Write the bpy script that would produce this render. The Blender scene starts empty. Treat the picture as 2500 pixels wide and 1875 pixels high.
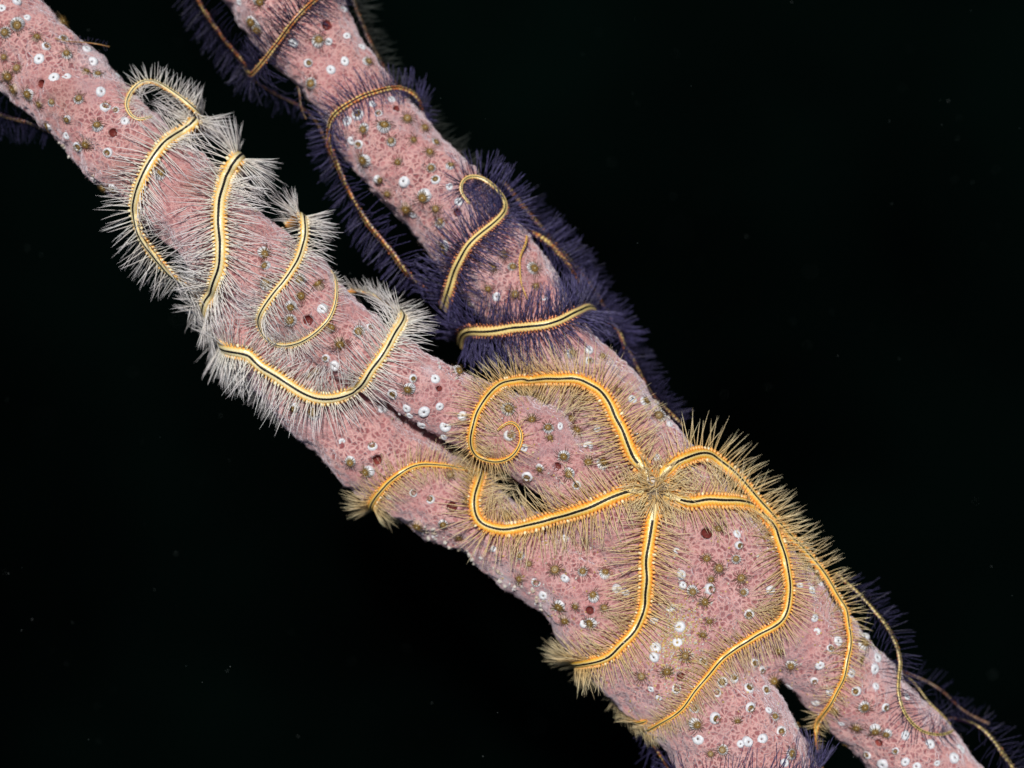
import bpy, bmesh, math, random
import numpy as np
from mathutils import Vector, Matrix, noise
from mathutils.bvhtree import BVHTree

random.seed(11)
rng = np.random.default_rng(11)
sc = bpy.context.scene
COL = sc.collection

# ------------------------------------------------------------------ camera, light, exposure
CAMZ = 45.0
cam_d = bpy.data.cameras.new("camera")
cam = bpy.data.objects.new("camera", cam_d)
COL.objects.link(cam)
cam.location = (0, 0, CAMZ)
cam_d.sensor_width = 36.0
cam_d.lens = 36.0 * CAMZ / 25.0
cam_d.clip_end = 400
cam_d.dof.use_dof = True
cam_d.dof.focus_distance = CAMZ + 0.15
cam_d.dof.aperture_fstop = cam_d.lens / 1000.0 / 1.25      # a wide macro aperture
sc.camera = cam

SUN_DIR = Vector((-0.07, 0.30, 1.0)).normalized()            # towards the light
elev = math.asin(SUN_DIR.z)
azim = math.atan2(SUN_DIR.x, SUN_DIR.y)
w = bpy.data.worlds.new("World")
sc.world = w
w.use_nodes = True
nt = w.node_tree
sky = nt.nodes.new("ShaderNodeTexSky")
sky.sky_type = 'NISHITA'
sky.sun_disc = False
sky.sun_elevation = elev
sky.sun_rotation = azim
nt.links.new(sky.outputs[0], nt.nodes["Background"].inputs[0])
nt.nodes["Background"].inputs[1].default_value = 0.035
sun_d = bpy.data.lights.new("sun", 'SUN')
sun_d.energy = 3.7
sun_d.angle = math.radians(3.0)
sun_d.color = (1.0, 0.96, 0.90)
sun = bpy.data.objects.new("sun", sun_d)
COL.objects.link(sun)
sun.location = SUN_DIR * 60
sun.rotation_euler = SUN_DIR.to_track_quat('Z', 'Y').to_euler()
vs = sc.view_settings
vs.view_transform = 'Standard'
vs.look = 'None'
vs.exposure = 0.08
vs.gamma = 1.0
vs.use_curve_mapping = False

# ------------------------------------------------------------------ helpers
def at(px, py, z=0.0):
    """point at depth z seen at pixel (px, py) of the 2500x1875 photograph"""
    k = (CAMZ - z) / CAMZ
    return Vector(((px - 1250.0) / 100.0 * k, (937.5 - py) / 100.0 * k, z))

def tag(o, label=None, cat=None, group=None, kind=None):
    if label: o["label"] = label
    if cat: o["category"] = cat
    if group: o["group"] = group
    if kind: o["kind"] = kind
    return o

def empty(name, loc):
    o = bpy.data.objects.new(name, None)
    o.empty_display_size = 0.1
    COL.objects.link(o)
    o.location = loc
    return o

def link(name, me, parent=None, mat=None):
    o = bpy.data.objects.new(name, me)
    COL.objects.link(o)
    if mat:
        me.materials.append(mat)
    if parent:
        o.parent = parent
    return o

def np_mesh(name, verts, faces, cols=None, smooth=True):
    """verts (n,3), faces (m,4) or (m,3) numpy, cols (n,3)"""
    me = bpy.data.meshes.new(name)
    verts = np.ascontiguousarray(verts, dtype=np.float32)
    faces = np.ascontiguousarray(faces, dtype=np.int32)
    m, k = faces.shape
    me.vertices.add(len(verts))
    me.vertices.foreach_set("co", verts.ravel())
    me.loops.add(m * k)
    me.loops.foreach_set("vertex_index", faces.ravel())
    me.polygons.add(m)
    me.polygons.foreach_set("loop_start", np.arange(0, m * k, k, dtype=np.int32))
    me.polygons.foreach_set("loop_total", np.full(m, k, dtype=np.int32))
    me.polygons.foreach_set("use_smooth", np.full(m, smooth, dtype=bool))
    me.update(calc_edges=True)
    if cols is not None:
        at_ = me.attributes.new("col", 'FLOAT_COLOR', 'POINT')
        c4 = np.ones((len(verts), 4), dtype=np.float32)
        c4[:, :3] = cols
        at_.data.foreach_set("color", c4.ravel())
    return me

def grid_faces(nr, nc, closed=True, base=0):
    i = np.arange(nr - 1)[:, None]
    j = np.arange(nc if closed else nc - 1)[None, :]
    j2 = (j + 1) % nc
    f = np.stack([i * nc + j, i * nc + j2, (i + 1) * nc + j2, (i + 1) * nc + j], -1)
    return f.reshape(-1, 4) + base

def catmull(P, step):
    """dense centripetal-ish Catmull-Rom through rows of P (n,k); also returns the control index of every sample"""
    P = np.asarray(P, float)
    Q = np.vstack([2 * P[0] - P[1], P, 2 * P[-1] - P[-2]])
    out, idx = [], []
    for i in range(len(P) - 1):
        p0, p1, p2, p3 = Q[i], Q[i + 1], Q[i + 2], Q[i + 3]
        n = max(2, int(np.linalg.norm((p2 - p1)[:2]) / step))
        t = np.arange(n)[:, None] / n
        out.append(0.5 * (2 * p1 + (p2 - p0) * t + (2 * p0 - 5 * p1 + 4 * p2 - p3) * t ** 2
                          + (3 * p1 - p0 - 3 * p2 + p3) * t ** 3))
        idx.append(i + t[:, 0])
    out.append(P[-1:]); idx.append(np.array([len(P) - 1.0]))
    return np.vstack(out), np.concatenate(idx)

def smooth_rows(X, win):
    if win < 1: return X
    k = np.hanning(2 * win + 3)[1:-1]; k /= k.sum()
    Y = np.empty_like(X)
    for c in range(X.shape[1]):
        Y[:, c] = np.convolve(np.pad(X[:, c], win, mode='edge'), k, mode='valid')
    return Y

def unit(X):
    return X / np.maximum(np.linalg.norm(X, axis=-1, keepdims=True), 1e-9)

# ------------------------------------------------------------------ materials
class NT:
    def __init__(self, name):
        self.m = bpy.data.materials.new(name)
        self.m.use_nodes = True
        self.t = self.m.node_tree
        self.b = self.t.nodes["Principled BSDF"]
    def n(self, typ, **kw):
        x = self.t.nodes.new(typ)
        for k, v in kw.items(): setattr(x, k, v)
        return x
    def l(self, a, b): self.t.links.new(a, b)
    def ramp(self, fac, stops, interp='LINEAR'):
        r = self.n("ShaderNodeValToRGB")
        r.color_ramp.interpolation = interp
        e = r.color_ramp.elements
        while len(e) < len(stops): e.new(0.5)
        for q, (p, c) in zip(e, stops):
            q.position = p
            q.color = (*c, 1) if len(c) == 3 else c
        self.l(fac, r.inputs[0])
        return r.outputs[0]
    def mix(self, fac, a, b, mode='MIX'):
        x = self.n("ShaderNodeMix", data_type='RGBA', blend_type=mode)
        for s, v in ((x.inputs[0], fac), (x.inputs[6], a), (x.inputs[7], b)):
            if hasattr(v, "is_linked"): self.l(v, s)
            elif isinstance(v, tuple): s.default_value = (*v, 1)
            else: s.default_value = v
        return x.outputs[2]
    def math(self, op, a, b=0.0):
        x = self.n("ShaderNodeMath", operation=op)
        for s, v in ((x.inputs[0], a), (x.inputs[1], b)):
            if hasattr(v, "is_linked"): self.l(v, s)
            else: s.default_value = v
        return x.outputs[0]

def sponge_material():
    s = NT("sponge_tissue")
    tc = s.n("ShaderNodeTexCoord").outputs["Object"]
    nz = s.n("ShaderNodeTexNoise"); nz.inputs["Scale"].default_value = 6.5; nz.inputs["Detail"].default_value = 4
    s.l(tc, nz.inputs["Vector"])
    off = s.n("ShaderNodeVectorMath", operation='MULTIPLY_ADD')
    s.l(nz.outputs["Color"], off.inputs[0]); off.inputs[1].default_value = (0.17, 0.17, 0.17); s.l(tc, off.inputs[2])
    v = off.outputs[0]
    vo = s.n("ShaderNodeTexVoronoi", feature='SMOOTH_F1'); vo.inputs["Scale"].default_value = 7.5
    vo.inputs["Smoothness"].default_value = 0.35
    s.l(v, vo.inputs["Vector"])
    vo2 = s.n("ShaderNodeTexVoronoi", feature='F1'); vo2.inputs["Scale"].default_value = 17.0
    s.l(v, vo2.inputs["Vector"])
    big = s.n("ShaderNodeTexNoise"); big.inputs["Scale"].default_value = 0.9; big.inputs["Detail"].default_value = 4
    s.l(tc, big.inputs["Vector"])
    mid = s.n("ShaderNodeTexNoise"); mid.inputs["Scale"].default_value = 3.2; mid.inputs["Detail"].default_value = 5
    mid.inputs["Roughness"].default_value = 0.7
    s.l(tc, mid.inputs["Vector"])
    fine = s.n("ShaderNodeTexNoise"); fine.inputs["Scale"].default_value = 26.0; fine.inputs["Detail"].default_value = 3
    s.l(v, fine.inputs["Vector"])
    vd = s.n("ShaderNodeTexVoronoi", feature='DISTANCE_TO_EDGE'); vd.inputs["Scale"].default_value = 7.8
    s.l(v, vd.inputs["Vector"])
    vc = s.n("ShaderNodeTexVoronoi", feature='F1'); vc.inputs["Scale"].default_value = 7.8
    s.l(v, vc.inputs["Vector"])
    base = s.ramp(mid.outputs[0], [(0.28, (0.35, 0.128, 0.130)), (0.48, (0.46, 0.200, 0.202)), (0.72, (0.50, 0.282, 0.292))])
    amt = s.ramp(big.outputs[0], [(0.34, (0.22, 0.22, 0.22)), (0.58, (1.0, 1.0, 1.0))])
    # each mesh of the network is darkened by its own amount, a few are real pits
    cell = s.ramp(vc.outputs["Color"], [(0.10, (0, 0, 0)), (0.70, (1, 1, 1))])
    core = s.ramp(vd.outputs["Distance"], [(0.08, (0, 0, 0)), (0.30, (1, 1, 1))])
    pkf = s.math('MULTIPLY', s.math('MULTIPLY', core, cell), amt)
    c = s.mix(pkf, base, (0.25, 0.062, 0.068))
    rid = s.ramp(vd.outputs["Distance"], [(0.02, (1, 1, 1)), (0.22, (0, 0, 0))])
    c = s.mix(s.math('MULTIPLY', rid, s.math('ADD', 0.2, s.math('MULTIPLY', amt, 0.6))), c, (0.68, 0.42, 0.39))
    pk2 = s.ramp(vo2.outputs["Distance"], [(0.06, (0.45, 0.45, 0.45)), (0.30, (0, 0, 0))])
    c = s.mix(s.math('MULTIPLY', pk2, s.math('SUBTRACT', 1.0, s.math('MULTIPLY', amt, 0.6))), c, (0.34, 0.10, 0.10))
    c = s.mix(s.ramp(fine.outputs[0], [(0.52, (0, 0, 0)), (0.75, (0.35, 0.35, 0.35))]), c, (0.66, 0.42, 0.40))
    # pale grey film where the crust is worn, brown film elsewhere, then a painted brown shadow tint
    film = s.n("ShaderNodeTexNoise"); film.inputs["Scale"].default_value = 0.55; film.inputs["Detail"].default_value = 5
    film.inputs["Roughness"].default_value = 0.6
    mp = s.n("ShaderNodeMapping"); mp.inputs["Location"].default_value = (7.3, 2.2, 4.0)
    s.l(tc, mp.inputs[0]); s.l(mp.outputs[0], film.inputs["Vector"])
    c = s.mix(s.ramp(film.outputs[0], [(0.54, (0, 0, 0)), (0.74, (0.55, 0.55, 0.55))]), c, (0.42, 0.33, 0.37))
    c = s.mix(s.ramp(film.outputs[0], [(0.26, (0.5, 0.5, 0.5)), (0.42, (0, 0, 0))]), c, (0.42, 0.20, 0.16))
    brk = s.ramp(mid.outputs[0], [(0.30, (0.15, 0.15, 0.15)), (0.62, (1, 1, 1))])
    pf = s.n("ShaderNodeAttribute", attribute_name="pale_film"); bf = s.n("ShaderNodeAttribute", attribute_name="brown_shade")
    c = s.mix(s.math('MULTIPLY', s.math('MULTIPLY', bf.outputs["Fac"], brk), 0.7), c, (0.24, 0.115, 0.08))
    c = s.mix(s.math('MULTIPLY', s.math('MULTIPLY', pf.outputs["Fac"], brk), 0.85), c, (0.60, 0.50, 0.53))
    at_ = s.n("ShaderNodeAttribute", attribute_name="hole")
    c = s.mix(at_.outputs["Fac"], c, (0.20, 0.05, 0.05))
    s.l(c, s.b.inputs["Base Color"])
    s.b.inputs["Roughness"].default_value = 0.62
    s.b.inputs["Specular IOR Level"].default_value = 0.25
    s.b.inputs["Subsurface Weight"].default_value = 0.22
    s.b.inputs["Subsurface Radius"].default_value = (0.9, 0.35, 0.3)
    s.b.inputs["Subsurface Scale"].default_value = 0.12
    s.b.inputs["Sheen Weight"].default_value = 0.9
    s.b.inputs["Sheen Roughness"].default_value = 0.45
    s.b.inputs["Sheen Tint"].default_value = (0.80, 0.78, 0.88, 1)
    h = s.math('ADD', s.math('MULTIPLY', s.math('SUBTRACT', 1.0, pkf), 0.9),
               s.math('MULTIPLY', fine.outputs[0], 0.5))
    h = s.math('ADD', h, s.math('MULTIPLY', vo2.outputs["Distance"], 0.35))
    bp = s.n("ShaderNodeBump"); bp.inputs["Strength"].default_value = 0.75; bp.inputs["Distance"].default_value = 0.055
    s.l(h, bp.inputs["Height"]); s.l(bp.outputs[0], s.b.inputs["Normal"])
    return s.m

def col_material(name, rough, spec=0.4, sss=0.0, trans=0.0, grain=0.12, gscale=30.0, clear=0.0):
    """colour from the mesh's own 'col' attribute, broken up by a fine procedural grain"""
    s = NT(name)
    a = s.n("ShaderNodeAttribute", attribute_name="col")
    tc = s.n("ShaderNodeTexCoord").outputs["Object"]
    nz = s.n("ShaderNodeTexNoise"); nz.inputs["Scale"].default_value = gscale; nz.inputs["Detail"].default_value = 3
    s.l(tc, nz.inputs["Vector"])
    g = s.ramp(nz.outputs[0], [(0.3, (1 - grain * 2,) * 3), (0.7, (1.0,) * 3)])
    c = s.mix(1.0, a.outputs["Color"], g, 'MULTIPLY')
    s.l(c, s.b.inputs["Base Color"])
    s.b.inputs["Roughness"].default_value = rough
    s.b.inputs["Specular IOR Level"].default_value = spec
    if sss:
        s.b.inputs["Subsurface Weight"].default_value = sss
        s.b.inputs["Subsurface Radius"].default_value = (0.6, 0.4, 0.3)
        s.b.inputs["Subsurface Scale"].default_value = 0.06
    if trans:
        out = s.t.nodes["Material Output"]
        tr = s.n("ShaderNodeBsdfTranslucent"); s.l(c, tr.inputs[0])
        mx = s.n("ShaderNodeMixShader"); mx.inputs[0].default_value = trans
        s.l(s.b.outputs[0], mx.inputs[1]); s.l(tr.outputs[0], mx.inputs[2])
        if clear:
            tp = s.n("ShaderNodeBsdfTransparent"); m2 = s.n("ShaderNodeMixShader"); m2.inputs[0].default_value = clear
            s.l(mx.outputs[0], m2.inputs[1]); s.l(tp.outputs[0], m2.inputs[2]); s.l(m2.outputs[0], out.inputs[0])
        else:
            s.l(mx.outputs[0], out.inputs[0])
    if not clear:
        bp = s.n("ShaderNodeBump"); bp.inputs["Strength"].default_value = 0.3; bp.inputs["Distance"].default_value = 0.02
        s.l(nz.outputs[0], bp.inputs["Height"]); s.l(bp.outputs[0], s.b.inputs["Normal"])
    return s.m

M_SPONGE = sponge_material()
M_ARM = col_material("arm_skin", 0.30, 0.6, sss=0.15, grain=0.10)
M_STRIPE = col_material("stripe_skin", 0.5, 0.25, grain=0.2)
M_SPINE = col_material("spine_glass", 0.35, 0.5, trans=0.05, grain=0.04, gscale=12, clear=0.22)
M_SPINE_W = col_material("pale_spine_glass", 0.35, 0.5, trans=0.05, grain=0.03, gscale=12, clear=0.15)
M_NOD = col_material("nodule_skin", 0.3, 0.6, grain=0.08)
M_POLYP = col_material("polyp_skin", 0.45, 0.4, sss=0.1, grain=0.08, gscale=40)
M_GRIT = col_material("grit", 0.7, 0.3, grain=0.2)

# ------------------------------------------------------------------ deep water behind
def build_deep_water():
    me = np_mesh("deep_water", [(-160, -160, -70), (160, -160, -70), (160, 160, -70), (-160, 160, -70)], np.array([[0, 1, 2, 3]]))
    s = NT("deep_water_dark")
    tc = s.n("ShaderNodeTexCoord").outputs["Object"]
    nz = s.n("ShaderNodeTexNoise"); nz.inputs["Scale"].default_value = 0.035; nz.inputs["Detail"].default_value = 3
    s.l(tc, nz.inputs["Vector"])
    s.l(s.ramp(nz.outputs[0], [(0.35, (0.0002, 0.0003, 0.0003)), (0.7, (0.0006, 0.0024, 0.0019))]), s.b.inputs["Base Color"])
    s.b.inputs["Roughness"].default_value = 1.0
    s.b.inputs["Specular IOR Level"].default_value = 0.0
    o = link("deep_water", me, None, s.m)
    tag(o, "black open water far behind the sponge", "water", kind="structure")
build_deep_water()

# ------------------------------------------------------------------ the sponge
STRANDS = [
    # left branch, running into its upper strand
    [(-170, -120, 104, -2.7), (-59, -13, 104, -2.5), (81, 130, 108, -2.25), (207, 259, 111, -1.95), (310, 360, 110, -1.7), (405, 447, 106, -1.5),
     (490, 530, 104, -1.3), (570, 600, 106, -1.25), (655, 670, 108, -1.2), (745, 748, 106, -1.15), (850, 835, 92, -1.05), (925, 886, 80, -0.95),
     (998, 931, 74, -0.90), (1075, 972, 76, -0.95), (1150, 1012, 88, -1.1), (1230, 1046, 95, -1.3), (1300, 1078, 98, -1.4), (1370, 1122, 102, -1.5), (1450, 1200, 124, -1.7),
     (1580, 1330, 140, -1.75), (1720, 1480, 140, -1.8), (1800, 1570, 110, -1.8)],
    # lower strand
    [(520, 600, 70, -1.7), (565, 700, 84, -1.8), (630, 800, 92, -1.9), (720, 915, 104, -2.0), (830, 1015, 112, -2.1), (930, 1105, 116, -2.15), (1040, 1188, 112, -2.2),
     (1110, 1232, 103, -2.2), (1172, 1268, 93, -2.15), (1250, 1320, 95, -2.05), (1330, 1372, 106, -1.95), (1420, 1430, 124, -1.9), (1500, 1520, 138, -1.9), (1620, 1620, 152, -1.9), (1731, 1721, 156, -1.85),
     (1836, 1889, 152, -1.85), (1930, 2040, 150, -1.85)],
    # upper branch, running into the right leg
    [(560, -190, 112, -2.9), (620, -90, 114, -2.9), (697, 10, 116, -2.85), (752, 85, 108, -2.8), (805, 155, 98, -2.8), (876, 246, 100, -2.75), (935, 325, 104, -2.7), (986, 394, 106, -2.65),
     (1060, 470, 108, -2.6), (1131, 545, 111, -2.55), (1190, 620, 112, -2.5), (1241, 694, 112, -2.45), (1305, 785, 106, -2.3), (1375, 878, 102, -2.1),
     (1470, 995, 112, -1.9), (1560, 1120, 122, -1.75), (1650, 1210, 116, -1.75), (1750, 1310, 114, -1.75), (1880, 1450, 112, -1.75), (2012, 1603, 113, -2.15),
     (2106, 1705, 109, -2.45), (2200, 1806, 109, -2.6), (2328, 1958, 112, -2.7), (2410, 2050, 112, -2.7)],
    # fill between the fused strands
    [(1430, 1330, 84, -2.2), (1510, 1420, 126, -2.05), (1620, 1510, 150, -2.0), (1730, 1620, 130, -2.0)],
    [(1470, 1090, 100, -2.0), (1600, 1230, 120, -1.9), (1740, 1390, 130, -1.85), (1860, 1530, 130, -1.9)],
    [(1780, 1540, 110, -1.95), (1850, 1600, 82, -2.1), (1893, 1640, 56, -2.2)],
]

def build_sponge():
    V, F, base = [], [], 0
    for S in STRANDS:
        P, _ = catmull(np.array(S, float), 12)
        C = np.array([at(p[0], p[1], p[3]) for p in P])
        R = P[:, 2] / 100.0 * (CAMZ - P[:, 3]) / CAMZ
        T = unit(np.gradient(C, axis=0))
        up = np.tile([0, 0, 1.0], (len(C), 1))
        sd = unit(np.cross(T, up)); u2 = np.cross(sd, T)
        n = 28
        a = np.arange(n) / n * 2 * math.pi
        ring = C[:, None] + (sd[:, None] * np.cos(a)[None, :, None] + u2[:, None] * np.sin(a)[None, :, None] * 0.96) * R[:, None, None]
        v = ring.reshape(-1, 3)
        m = len(C)
        V += v.tolist() + [C[0].tolist(), C[-1].tolist()]
        F += grid_faces(m, n, True, base).tolist()
        c0, c1 = base + m * n, base + m * n + 1
        for j in range(n):
            F.append([c0, base + (j + 1) % n, base + j])
            F.append([c1, base + (m - 1) * n + j, base + (m - 1) * n + (j + 1) % n])
        base += m * n + 2
    me = bpy.data.meshes.new("sponge_tubes")
    me.from_pydata(V, [], F)
    bm = bmesh.new(); bm.from_mesh(me)
    bmesh.ops.recalc_face_normals(bm, faces=bm.faces)
    bm.to_mesh(me); bm.free()
    o = bpy.data.objects.new("tmp", me); COL.objects.link(o)
    r = o.modifiers.new("r", 'REMESH'); r.mode = 'VOXEL'; r.voxel_size = 0.055; r.adaptivity = 0
    sm = o.modifiers.new("s", 'SMOOTH'); sm.factor = 0.5; sm.iterations = 22
    dg = bpy.context.evaluated_depsgraph_get()
    me2 = bpy.data.meshes.new_from_object(o.evaluated_get(dg))
    bpy.data.objects.remove(o); bpy.data.meshes.remove(me)
    me2.name = "rope_sponge"
    return me2

sponge_me = build_sponge()

def mesh_arrays(me):
    co = np.empty(len(me.vertices) * 3, np.float32); me.vertices.foreach_get("co", co); co = co.reshape(-1, 3)
    no = np.empty(len(me.vertices) * 3, np.float32); me.vertex_normals.foreach_get("vector", no); no = no.reshape(-1, 3)
    return co, no

co, no = mesh_arrays(sponge_me)
disp = np.empty(len(co), np.float32)
for i, c in enumerate(co):
    p = Vector(c)
    disp[i] = 0.16 * noise.noise(p * 0.8) + 0.10 * noise.noise(p * 2.1 + Vector((9, 3, 1))) + 0.05 * noise.noise(p * 5.3) + 0.022 * noise.noise(p * 11.0)
co = co + no * disp[:, None]
sponge_me.vertices.foreach_set("co", co.ravel()); sponge_me.update()

def make_bvh(me):
    n = len(me.polygons)
    vs_ = [tuple(x) for x in mesh_arrays(me)[0]]
    return BVHTree.FromPolygons(vs_, [tuple(p.vertices) for p in me.polygons])
BVH = make_bvh(sponge_me)
CAMP = Vector((0, 0, CAMZ))

def hit(px, py, bvh=None):
    d = (at(px, py, 0) - CAMP).normalized()
    loc, nrm, idx, dist = (bvh or BVH).ray_cast(CAMP, d)
    return loc, nrm

# round exhalant holes: x, y, radius in photo pixels, how the hole is found
OSCULA = [
    (101, 204, 13, "small round hole high on the left branch"),
    (276, 323, 13, "round hole above the long white arm"),
    (799, 60, 14, "hole near the top of the upper branch"),
    (968, 264, 10, "hole inside the purple loop"),
    (1117, 518, 12, "red hole beside the thin purple curl"),
    (752, 782, 15, "shallow hole inside the thin white loop"),
    (1072, 948, 9, "tiny hole between the white and golden stars"),
    (921, 1123, 14, "round hole on the lower strand"),
    (1103, 1237, 15, "shallow hole beside the golden hook"),
    (1360, 1139, 12, "red hole under the golden loop"),
    (1725, 1302, 17, "ragged dark hollow below the golden star"),
    (1440, 1490, 13, "brown hole left of the downward golden arm"),
    (1662, 1652, 13, "dark hole near the sand patch"),
    (2145, 1814, 11, "shallow hole low on the right leg"),
]
osc_hits = []
co, no = mesh_arrays(sponge_me)
hole = np.zeros(len(co), np.float32)
for x, y, r, ds in OSCULA:
    loc, nrm = hit(x, y)
    if loc is None: continue
    near = np.linalg.norm(co - np.array(loc), axis=1)
    n = np.array(no[near < r / 100 * 2].mean(0)); n /= np.linalg.norm(n)
    R = r / 100.0 * 0.86
    dv = co - np.array(loc)
    hgt = dv @ n
    rad = np.linalg.norm(dv - hgt[:, None] * n, axis=1)
    k = np.clip((R * 1.15 - rad) / (R * 0.5), 0, 1) * (near < R * 4)
    k = k * k * (3 - 2 * k)
    lip = np.exp(-((rad - R * 1.35) / (R * 0.35)) ** 2) * 0.03 * (near < R * 4)
    co = co + n * (lip - k * R * 1.9)[:, None]
    hole = np.maximum(hole, k)
    osc_hits.append((Vector(loc), Vector(n), R, ds))
# two or three worn dents
sponge_me.vertices.foreach_set("co", co.astype(np.float32).ravel())
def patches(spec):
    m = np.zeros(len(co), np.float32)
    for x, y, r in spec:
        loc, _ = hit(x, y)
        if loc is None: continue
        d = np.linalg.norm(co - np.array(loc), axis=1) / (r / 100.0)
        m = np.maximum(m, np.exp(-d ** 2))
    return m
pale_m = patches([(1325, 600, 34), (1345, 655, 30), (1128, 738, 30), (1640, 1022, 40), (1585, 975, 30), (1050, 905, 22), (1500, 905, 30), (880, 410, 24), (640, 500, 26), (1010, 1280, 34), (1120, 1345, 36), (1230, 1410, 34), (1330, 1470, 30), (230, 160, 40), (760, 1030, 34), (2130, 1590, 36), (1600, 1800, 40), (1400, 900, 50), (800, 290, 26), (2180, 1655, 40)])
brown_m = patches([(1600, 1455, 60), (1560, 1420, 40), (1540, 1130, 60), (1650, 1330, 40), (1400, 960, 50), (560, 560, 50), (690, 780, 60), (480, 450, 40), (1900, 1490, 50), (150, 250, 50), (300, 420, 50)])  # brownish shadow tint painted into the sponge colour
for nm_, m_ in (("pale_film", pale_m), ("brown_shade", brown_m)):
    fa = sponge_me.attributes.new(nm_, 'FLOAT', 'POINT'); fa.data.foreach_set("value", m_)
ha = sponge_me.attributes.new("hole", 'FLOAT', 'POINT'); ha.data.foreach_set("value", hole)
sponge_me.polygons.foreach_set("use_smooth", np.ones(len(sponge_me.polygons), bool))
sponge_me.update()
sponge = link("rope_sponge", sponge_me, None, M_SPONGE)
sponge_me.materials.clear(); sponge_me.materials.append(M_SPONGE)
tag(sponge, "knobbly pink rope sponge with fused branches crossing the frame diagonally", "sponge")

def lathe(profile, n, cols, ripple=None, sx=1.0):
    """surface of revolution about +Z; profile [(r,h)], cols one colour per profile row"""
    a = np.arange(n) / n * 2 * math.pi
    pr = np.array(profile, float)
    X = pr[:, 0][:, None] * np.cos(a)[None] * sx; Y = pr[:, 0][:, None] * np.sin(a)[None]
    Z = np.repeat(pr[:, 1][:, None], n, 1)
    if ripple:
        Z = Z + ripple * np.cos(a * (n // 4))[None] * (pr[:, 0] / pr[:, 0].max())[:, None]
    v = np.stack([X, Y, Z], -1).reshape(-1, 3)
    c = np.repeat(np.array(cols, float), n, 0)
    return v, grid_faces(len(pr), n, True), c

for loc, n, R, ds in osc_hits:
    dk = (0.15, 0.03, 0.027)
    prof = [(R * 0.98, -R * 0.10), (R * 0.93, -R * 0.4), (R * 0.85, -R * 0.8), (R * 0.72, -R * 1.2), (R * 0.4, -R * 1.5), (0.004, -R * 1.6)]
    v, f, c = lathe(prof, 20, [(0.42, 0.14, 0.12), (0.36, 0.085, 0.07), (0.30, 0.065, 0.055), (0.22, 0.045, 0.04), dk, dk], sx=random.uniform(0.75, 1.15), ripple=R * 0.08)  # lining colours darken with depth, painting shade into the hole
    o = link("osculum", np_mesh("osculum", v, f, c), sponge, M_POLYP)
    o.rotation_euler = n.to_track_quat('Z', 'Y').to_euler(); o.location = loc

BVH = make_bvh(sponge_me)

def build_fuzz():
    """the velvet of fine spicules that stands out of the sponge skin"""
    co, no = mesh_arrays(sponge_me)
    r_ = np.random.default_rng(3)
    ids = r_.permutation(np.nonzero((no[:, 2] > -0.45) & (np.abs(co[:, 0]) < 13.5) & (np.abs(co[:, 1]) < 10.5))[0])[:24000]
    p = co[ids] + r_.normal(0, 0.02, (len(ids), 3)); n = unit(no[ids] + r_.normal(0, 0.42, (len(ids), 3)))
    L = r_.uniform(0.025, 0.065, (len(ids), 1)) * (0.6 + 0.9 * r_.random((len(ids), 1)) ** 4)
    a = unit(np.cross(n, r_.normal(size=n.shape))); b = np.cross(n, a)
    w_ = 0.0055
    V = np.stack([p + a * w_, p - a * w_ * 0.5 + b * w_ * 0.87, p - a * w_ * 0.5 - b * w_ * 0.87, p + n * L], 1).reshape(-1, 3)
    k = np.arange(len(ids))[:, None, None] * 4
    F = (np.array([[0, 1, 3], [1, 2, 3], [2, 0, 3]])[None] + k).reshape(-1, 3)
    c = np.array([0.58, 0.40, 0.42]) * r_.uniform(0.75, 1.15, (len(ids), 1))
    o = link("spicule_fuzz", np_mesh("spicule_fuzz", V, F, np.repeat(c, 4, 0)), sponge, M_SPINE)
    o["kind"] = "stuff"
build_fuzz()

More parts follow.
